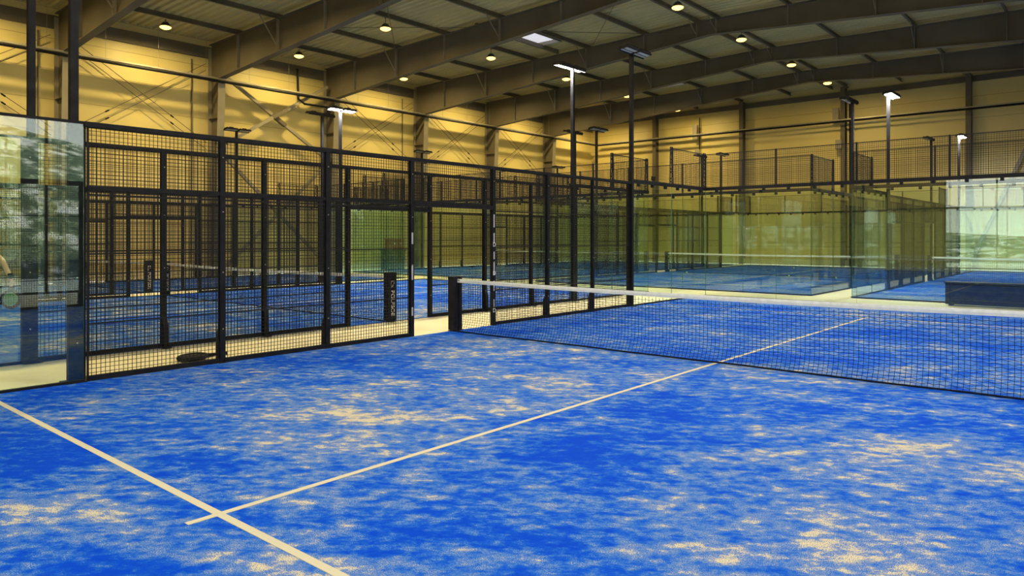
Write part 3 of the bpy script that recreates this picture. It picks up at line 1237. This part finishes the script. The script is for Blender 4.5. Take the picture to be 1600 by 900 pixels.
def light_mast(label, x, y, face, lit, h=6.12):
    """face = +1/-1: x direction the lamps look towards; two flood lamps side by side along y"""
    t = thing('light_mast', label, 'light mast', (x, y, 0), 'floodlight masts beside the courts')
    def pole():
        q = MB()
        q.box(-0.042, 0.042, -0.042, 0.042, 0.0, h - 0.05)
        q.box(-0.11, 0.11, -0.11, 0.11, 0, 0.015)
        return q.data('pole', M['black'])
    put('pole', cached(('pole', h), pole), t)
    def arm():
        q = MB()
        q.box(-0.02, 0.02, -0.56, 0.56, h - 0.06, h - 0.02)
        q.box(-0.03, 0.03, -0.03, 0.03, h - 0.1, h + 0.02)
        return q.data('crossbar', M['black'])
    put('crossbar', cached(('arm', h), arm), t)
    def head():
        q = MB()
        q.box(-0.15, 0.15, -0.25, 0.25, 0.0, 0.045)
        for k in range(7):
            q.box(-0.14, 0.14, -0.22 + k * 0.073 - 0.006, -0.22 + k * 0.073 + 0.006, 0.045, 0.085)
        q.box(-0.05, 0.05, -0.08, 0.08, 0.08, 0.12)
        return q.data('lamp_head', M['black_matt'])
    def lens():
        q = MB()
        for s in (-1, 1):
            q.box(s * 0.065 - 0.045, s * 0.065 + 0.045, -0.23, 0.23, -0.008, 0.0)
        return q.data('lens', M['mast_lens' if lit else 'mast_lens_off'])
    for s in (-1, 1):
        hd = put('lamp_head', cached('head', head), t, (face * 0.10, s * 0.29, h - 0.02), (0, -face * 0.10, 0))
        put('lens', cached(('mlens', lit), lens), hd)
        if lit:
            def mk():
                ld = bpy.data.lights.new('lamp_light', 'AREA')
                ld.shape = 'RECTANGLE'
                ld.size = 0.32
                ld.size_y = 0.5
                ld.energy = MAST_POWER
                ld.color = MAST_COLOR
                return ld
            lo = bpy.data.objects.new('lamp_light', cached('mast_light', mk))
            COL.objects.link(lo)
            lo.parent = hd
            lo.location = (0, 0, -0.02)
    return t


# ------------------------------------------------------------------ court A: the near court
court_turf('bright blue sanded turf of the near court, filling the foreground', -5, 5, -10, 10)
court_fence('black mesh fence along the left side of the near court', -5.0, 0.0, -1, rail_224=True, stickers=True)
court_fence('black mesh fence on the right side of the near court, mirrored in glass', 5.0, 0.0, 1)
end_enclosure('glass end wall behind the net of the near court', -5, 5, 10, 1)
end_enclosure('glass walls around the near end of the near court, left pane at picture edge', -5, 5, -10, -1, slim=True)
padel_net('black net with white tape in the foreground court', 0, 0, 10, True)
light_mast('dark unlit floodlight mast on the fence left of the near court, behind the net', -5.0, 6.0, 1, False)
light_mast('thick black mast at the first fence post, passing out of the top', -5.06, -6.09, 1, False)

# ------------------------------------------------------------------ court B: left neighbour
BX0, BX1, BY = -16.95, -6.95, 0.17
court_turf('blue turf of the second court beyond the left fence', BX0, BX1, BY - 10, BY + 10)
bp_ = (-6.12, -4.42, -2.75, -1.03, 1.04, 2.72, 4.38, 6.12)
court_fence('black mesh fence on the near side of the second court, facing the walkway', BX1, BY, 1, bp_, stickers=True)
court_fence('black mesh fence on the far side of the second court', BX0, BY, -1)
end_enclosure('glass end wall at the far end of the second court', BX0, BX1, BY + 10, 1)
end_enclosure('glass walls at the near end of the second court, left picture edge', BX0, BX1, BY - 10, -1, slim=True)
padel_net('net of the second court, with a lettered black post pad', (BX0 + BX1) / 2, BY, 10, True, True)
light_mast('tall mast with a glowing white lamp left of centre top', BX1, BY + 6.12, -1, True)
light_mast('glowing white mast lamp in front of the left wall', BX0, BY + 6.05, 1, True)
light_mast('black mast passing out of the top at the left picture edge', BX1, BY - 6.15, -1, False)

# ------------------------------------------------------------------ court C: narrow single court by the left wall
CX0, CX1, CY = -24.15, -18.15, 0.2
court_turf('blue turf of the narrow single court by the left wall', CX0, CX1, CY - 10, CY + 10)
court_fence('black mesh fence on the near side of the narrow single court', CX1, CY, 1)
court_fence('black mesh fence of the narrow single court next to the left wall', CX0, CY, -1)
end_enclosure('glass end of the narrow single court', CX0, CX1, CY + 10, 1)
padel_net('net of the narrow single court with a lettered post', (CX0 + CX1) / 2, CY, 6, False, True)
light_mast('unlit black mast directly left of the glowing lamp by the left wall', CX1, CY + 6.1, -1, False)
light_mast('small dark twin lamp mast in front of the tube cross', CX0 - 0.1, CY + 6.1, 1, False)

# ------------------------------------------------------------------ back row courts
DX0, DX1 = -1.66, 8.34
EX0, EX1 = -12.75, -2.75
GX0, GX1 = -23.85, -13.85
court_turf('blue turf of the far right court behind the dark bench', DX0, DX1, 12.0, 32.0)
court_turf('blue turf of the far middle court with yellow balls', EX0, EX1, 12.0, 32.0)
court_turf('blue turf of the far left court next to the wall', GX0, GX1, 12.0, 32.0)
for (x, o, lab) in ((DX0, -1, 'left side of the far right court'), (DX1, 1, 'right side of the far right court'), (EX1, 1, 'right side of the far middle court'), (EX0, -1, 'left side of the far middle court'), (GX1, 1, 'right side of the far left court'), (GX0, -1, 'left side of the far left court')):
    court_fence('black mesh fence on the ' + lab, x, 22.0, o, detail=False)
for (x0, x1, lab) in ((DX0, DX1, 'far right court'), (EX0, EX1, 'far middle court'), (GX0, GX1, 'far left court')):
    end_enclosure('glass front end wall of the ' + lab, x0, x1, 12.0, -1)
    end_enclosure('glass rear end wall of the ' + lab + ', near the far wall', x0, x1, 32.0, 1)
    padel_net('net of the ' + lab, (x0 + x1) / 2, 22.0, 10, False, True)
light_mast('unlit twin lamp mast under the ridge, left of the brightest mast', EX1, 16.0, -1, False)
light_mast('brightest white mast lamp at upper right', DX0, 15.9, 1, True)
light_mast('small glowing mast lamp far right above the mesh', DX0, 28.2, 1, True)
light_mast('unlit dark mast head far right, left of the small glowing one', EX1, 28.2, -1, False)
light_mast('right one of two low dark masts side by side before the far wall', EX0, 28.0, 1, False)
light_mast('left one of two low dark masts side by side before the far wall', GX1, 28.0, -1, False)
light_mast('right one of two tall unlit masts between the lit mast and the near dark mast', EX0, 16.0, 1, False)
light_mast('left one of two tall unlit masts between the lit mast and the near dark mast', GX1, 16.0, -1, False)
light_mast('small dark twin lamp mast head in front of the fourth wall column', GX0 - 0.3, 16.6, 1, False)
light_mast('small dark twin lamp mast just left of the tall lit mast', GX0, 28.0, 1, False)

# ------------------------------------------------------------------ dark bench behind the far glass
t = thing('bench', 'long dark bench with mesh cloth sides behind the far glass at right', 'bench', (2.9, 11.42, 0))
q = MB()
q.box(-2.2, 2.2, -0.2, 0.2, 0.03, 0.54)
q.build('skirt', M['black_matt'], t)
q = MB()
q.box(-2.22, 2.22, -0.23, 0.23, 0.535, 0.57)
q.build('seat', M['black'], t)
for x in (-2.1, 0, 2.1):
    q = MB()
    q.box(x - 0.03, x + 0.03, -0.18, 0.18, -0.012, 0.04)
    q.build('leg', M['black'], t)

# ------------------------------------------------------------------ green bin and red crate at the left wall
t = thing('storage_bin', 'dark green plastic bin by the left wall, seen through green glass', 'bin', (-24.75, 15.15, -0.012))
q = MB()
q.prism([(-0.28, 0.0), (0.28, 0.0), (0.33, 0.95), (-0.33, 0.95)], -0.52, 0.52, 'y')
q.build('body', M['dark_green'], t)
q = MB()
q.box(-0.36, 0.36, -0.56, 0.56, 0.95, 1.02)
q.build('lid', M['dark_green'], t)
t = thing('storage_crate', 'dull red crate standing on the dark green bin', 'crate', (-24.75, 15.25, 1.008))
q = MB()
q.box(-0.25, 0.25, -0.42, 0.42, 0.0, 0.55)
q.box(-0.27, 0.27, -0.44, 0.44, 0.50, 0.56)
q.build('body', M['red'], t)
q = MB()
for y in (-0.2, 0.2):
    q.box(0.25, 0.26, y - 0.06, y + 0.06, 0.28, 0.36)
q.build('label_plate', M['poster'], t)

# ------------------------------------------------------------------ white board on the left wall
t = thing('notice_board', 'white board with a grey swoosh print on the left wall', 'board', (XL + 0.03, -1.4, 0.9))
q = MB()
q.box(-0.01, 0.012, -0.27, 0.27, -0.36, 0.36)
q.build('panel', M['poster'], t)
q = MB()
pts = [(0.016, 0.2 * math.cos(a), 0.16 + 0.07 * math.sin(a)) for a in [PI * 2 * k / 20 for k in range(21)]]
q.tube(pts, 0.014, 5)
q.tube([(0.016, 0.16, 0.1), (0.016, 0.06, -0.05), (0.016, 0.1, -0.2)], 0.02, 5)
q.tube([(0.016, -0.02, -0.02), (0.016, -0.1, -0.25)], 0.012, 5)
q.build('print', M['poster_ink'], t)

# ------------------------------------------------------------------ yellow balls on the far courts


def ball_mesh():
    import bmesh
    bm = bmesh.new()
    bmesh.ops.create_icosphere(bm, subdivisions=3, radius=0.034)
    me = bpy.data.meshes.new('padel_ball')
    bm.to_mesh(me)
    bm.free()
    me.materials.append(M['ball'])
    me.polygons.foreach_set('use_smooth', [True] * len(me.polygons))
    return me


def seam_mesh():
    q = MB()
    pts = []
    for k in range(41):
        a = 2 * PI * k / 40
        v = Vector((math.cos(a) + 0.35 * math.cos(3 * a), math.sin(a) - 0.35 * math.sin(3 * a), 0.95 * math.sin(2 * a)))
        v.normalize()
        pts.append(v * 0.0342)
    q.tube(pts, 0.0009, 4, cap=False)
    return q.data('seam', M['tape'])


bm_, sm_ = ball_mesh(), seam_mesh()
for (x, y, lab) in ((-11.4, 21.4, 'yellow ball by the net at the left of the far middle court'), (-6.8, 21.6, 'yellow ball at the foot of the far middle net, centre'),
                    (-9.4, 29.6, 'tiny yellow ball furthest back on the far middle court'), (-4.79, 21.2, 'yellow ball by the far middle net, closest to its right post'),
                    (-4.55, 26.2, 'tiny yellow ball behind the far middle net, furthest right')):
    o = put('padel_ball', bm_, None, (x, y, 0.034))
    tag(o, lab, 'ball', 'yellow balls on the far courts')
    put('seam', sm_, o)


# ------------------------------------------------------------------ rackets
def racket_parts(parent, face_mat, M4):
    """padel racket in the local x-y plane: handle along -y; M4 places it inside the parent"""
    def apply(mb):
        mb.v = [tuple(M4 @ Vector(p)) for p in mb.v]
        return mb
    def outline(s):
        pts = []
        for k in range(40):
            a = 2 * PI * k / 40
            x = 0.13 * math.cos(a)
            y = 0.135 + 0.135 * math.sin(a)
            if y < 0.06:
                x *= 0.55 + 0.45 * max(0, (y + 0.0)) / 0.06
            pts.append((x * s, 0.135 + (y - 0.135) * s))
        return pts
    q = MB()
    q.prism(outline(0.80), -0.013, 0.013, 'z')
    f = apply(q).build('face', face_mat, parent)
    q = MB()
    q.tube([(x, y, 0) for x, y in outline(0.97)] + [(outline(0.97)[0][0], outline(0.97)[0][1], 0)], 0.024, 8, cap=False)
    q.prism(outline(0.93), -0.011, 0.011, 'z')
    q.beam((0.035, 0.03, 0), (0.012, -0.06, 0), 0.022, 0.03, (0, 0, 1))
    q.beam((-0.035, 0.03, 0), (-0.012, -0.06, 0), 0.022, 0.03, (0, 0, 1))
    apply(q).build('frame', M['black_matt'], parent)
    q = MB()
    q.tube([(0, -0.05, 0), (0, -0.17, 0), (0, -0.185, 0)], [0.017, 0.017, 0.020], 10)
    g = apply(q).build('grip', M['black'], parent)
    q = MB()
    for i in range(-2, 3):
        for j in range(-2, 3):
            if i * i + j * j < 7:
                q.lathe([(0.006, 0.0132), (0.006, 0.0142)], 8, 0, (i * 0.035, 0.14 + j * 0.035))
                q.lathe([(0.006, -0.0142), (0.006, -0.0132)], 8, 0, (i * 0.035, 0.14 + j * 0.035))
    apply(q).build('holes', M['black'], parent)


t = thing('padel_racket', 'black racket lying on the concrete walkway behind the mesh fence', 'racket', (-5.47, -4.30, -0.012))
racket_parts(t, M['black_matt'], Matrix.Translation((0, 0, 0.055)) @ Matrix.Rotation(0.05, 4, 'X') @ Matrix.Rotation(PI - 0.35, 4, 'Z') @ Matrix.Scale(1.35, 4) @ Matrix.Translation((0, -0.0, 0)))

# ------------------------------------------------------------------ player standing in the second court at the picture edge
PX, PY = -9.32, -6.05
player = thing('person', 'player in grey shirt holding a green racket, cut by the left edge', 'person', (PX, PY, 0))


def skin_body(name, pts, edges, radii, material, parent, root=0, sub=2):
    me = bpy.data.meshes.new(name)
    me.from_pydata([tuple(Vector(p) - Vector((PX, PY, 0))) for p in pts], edges, [])
    o = put(name, me, parent)
    md = o.modifiers.new('skin', 'SKIN')
    md.use_smooth_shade = True
    lay = me.skin_vertices[0].data if me.skin_vertices else None
    if lay is None:
        bpy.context.view_layer.update()
        lay = me.skin_vertices[0].data
    for i, r in enumerate(radii):
        lay[i].radius = r if isinstance(r, tuple) else (r, r)
        lay[i].use_root = (i == root)
    sd = o.modifiers.new('sub', 'SUBSURF')
    sd.levels = sub
    sd.render_levels = sub
    me.materials.append(material)
    return o


# frame of the figure: faces +x (towards the walkway), left side = +y
pel = Vector((PX, PY, 0.98))
R_sh = Vector((PX + 0.02, PY - 0.19, 1.45))
L_sh = Vector((PX + 0.02, PY + 0.19, 1.45))
L_el = Vector((-8.95, -5.80, 1.30))
L_wr = Vector((-8.80, -5.73, 1.05))
R_el = Vector((PX + 0.14, PY - 0.30, 1.18))
R_wr = Vector((-8.98, -5.98, 0.99))
P = [pel, (PX, PY, 1.12), (PX + 0.0, PY, 1.30), (PX, PY, 1.46), (PX + 0.01, PY, 1.56), (PX + 0.03, PY, 1.64), (PX + 0.03, PY, 1.74),
     R_sh, R_el, R_wr, L_sh, L_el, L_wr,
     (PX, PY - 0.10, 0.92), (PX + 0.05, PY - 0.15, 0.52), (PX - 0.03, PY - 0.17, 0.10), (PX + 0.13, PY - 0.18, 0.05),
     (PX, PY + 0.10, 0.92), (PX + 0.05, PY + 0.16, 0.52), (PX - 0.03, PY + 0.18, 0.10), (PX + 0.13, PY + 0.20, 0.05)]
E_ = [(0, 1), (1, 2), (2, 3), (3, 4), (4, 5), (5, 6), (3, 7), (7, 8), (8, 9), (3, 10), (10, 11), (11, 12), (0, 13), (13, 14), (14, 15), (15, 16), (0, 17), (17, 18), (18, 19), (19, 20)]
Rd = [(0.13, 0.11), (0.12, 0.10), (0.15, 0.11), (0.10, 0.08), 0.055, 0.085, 0.085, 0.06, 0.042, 0.027, 0.06, 0.044, 0.029, 0.09, 0.058, 0.038, 0.032, 0.09, 0.058, 0.038, 0.032]
skin_body('body', P, E_, Rd, M['skin'], player)
# clothes
skin_body('shirt', [pel, (PX, PY, 1.12), (PX, PY, 1.30), (PX, PY, 1.46), R_sh, (R_sh + R_el) / 2, L_sh, L_sh.lerp(L_el, 0.45)],
          [(0, 1), (1, 2), (2, 3), (3, 4), (4, 5), (3, 6), (6, 7)], [(0.15, 0.13), (0.14, 0.12), (0.17, 0.13), (0.115, 0.09), 0.08, 0.068, 0.08, 0.068], M['shirt'], player)
skin_body('shorts', [(PX, PY, 1.0), (PX, PY, 0.9), (PX, PY - 0.10, 0.85), (PX + 0.035, PY - 0.14, 0.60), (PX, PY + 0.10, 0.85), (PX + 0.035, PY + 0.15, 0.60)],
          [(0, 1), (1, 2), (2, 3), (1, 4), (4, 5)], [(0.15, 0.13), (0.15, 0.13), 0.11, 0.095, 0.11, 0.095], M['shorts'], player)
for s in (-1, 1):
    q = MB()
    yy = s * 0.185
    q.prism([(-0.11, 0.0), (0.20, 0.0), (0.21, 0.035), (0.13, 0.075), (0.03, 0.11), (-0.10, 0.11), (-0.115, 0.05)], yy - 0.048, yy + 0.048, 'y')
    q.build('shoe', M['shoe'], player)
# head with a face
import bmesh
bm = bmesh.new()
bmesh.ops.create_uvsphere(bm, u_segments=32, v_segments=24, radius=0.115)
for v in bm.verts:
    x, y, z = v.co
    v.co.y *= 0.78
    v.co.x *= 0.92
    if z < 0:
        v.co.y *= 1 - 0.25 * (-z / 0.115)
        v.co.x *= 1 - 0.10 * (-z / 0.115)
    if x > 0.06 and abs(y) < 0.02 and -0.045 < z < 0.015:      # nose
        v.co.x += 0.022 * (1 - abs(y) / 0.02)
    if x > 0.06 and 0.012 < abs(y) < 0.05 and 0.005 < z < 0.035:  # eye sockets
        v.co.x -= 0.008
    if x > 0.06 and abs(y) < 0.03 and -0.07 < z < -0.055:
        v.co.x += 0.004
me = bpy.data.meshes.new('head')
bm.to_mesh(me)
bm.free()
me.materials.append(M['skin'])
me.polygons.foreach_set('use_smooth', [True] * len(me.polygons))
hd = put('head', me, player, (0.035, 0, 1.70))
q = MB()
for s in (-1, 1):
    q.lathe([(0.004, 0.0), (0.014, 0.002), (0.017, 0.02), (0.008, 0.04)], 10, 0, (0.0, s * 0.092))
q.build('ears', M['skin'], hd, (0, 0, -0.02))
q = MB()
for s in (-1, 1):
    q.lathe([(0.003, -0.008), (0.009, 0.0), (0.003, 0.008)], 10, 0, (0.095, s * 0.032))
q.build('eyes', M['hair'], hd, (0, 0, 0.015))
bm = bmesh.new()
bmesh.ops.create_uvsphere(bm, u_segments=32, v_segments=20, radius=0.122)
bmesh.ops.delete(bm, geom=[v for v in bm.verts if v.co.z < -0.02 + 0.9 * max(0, v.co.x) or (v.co.z < -0.06)], context='VERTS')
for v in bm.verts:
    v.co.y *= 0.82
me = bpy.data.meshes.new('hair')
bm.to_mesh(me)
bm.free()
me.materials.append(M['hair'])
put('hair', me, hd, (-0.008, 0, 0.008))


# hands: palm plus five curled fingers
def hand(wr, grip_dir, out_dir, parent):
    """wr wrist; grip_dir along the racket handle; out_dir from wrist to knuckles"""
    g = Vector(grip_dir).normalized()
    o_ = Vector(out_dir).normalized()
    n_ = g.cross(o_).normalized()
    pts = [wr, wr + o_ * 0.045, wr + o_ * 0.085]
    ed = [(0, 1), (1, 2)]
    rd = [0.026, (0.036, 0.017), (0.038, 0.015)]
    for k, ln in enumerate((0.9, 1.0, 0.95, 0.75)):
        base = wr + o_ * 0.085 + g * (0.030 - 0.020 * k)
        i = len(pts)
        a = base + o_ * 0.022 * ln + n_ * 0.008
        b2 = a + (o_ * 0.3 + n_).normalized() * 0.024 * ln
        c = b2 + (n_ - o_ * 1.0).normalized() * 0.022 * ln
        pts += [a, b2, c]
        ed += [(2, i), (i, i + 1), (i + 1, i + 2)]
        rd += [0.0095, 0.0088, 0.0078]
    i = len(pts)
    a = wr + o_ * 0.035 + g * 0.035 + n_ * 0.012
    pts += [a, a + g * 0.01 + n_ * 0.028 + o_ * 0.012, a + n_ * 0.042 + o_ * 0.034]
    ed += [(1, i), (i, i + 1), (i + 1, i + 2)]
    rd += [0.013, 0.0105, 0.009]
    return skin_body('hand', pts, ed, rd, M['skin'], parent)


hand(L_wr, (0.1, 0.1, -1), (0.25, 0.12, -0.75), player)
hand(R_wr, (0.5, 0.6, 0.1), (0.8, 0.55, -0.2), player)
q = MB()
a = L_wr - Vector((PX, PY, 0))
q.tube([a + Vector((-0.01, -0.004, 0.06)), a + Vector((0.002, 0, 0.0))], 0.036, 14)
q.build('wristband', M['black_matt'], player)
rk = thing('padel_racket', 'green faced black racket held low by the player at the left edge', 'racket', (-8.79, -5.73, 0.93))
dirv = Vector((0.0, 0.02, -1)).normalized()
mrot = Matrix.Rotation(0.60, 4, 'Z') @ Matrix.Rotation(PI / 2, 4, 'Y') @ Matrix.Rotation(-PI / 2, 4, 'Z')
racket_parts(rk, M['racket_green'], Matrix.Rotation(0.85, 4, 'Z') @ Matrix.Rotation(-PI / 2, 4, 'X') @ Matrix.Translation((0, 0.07, 0)))
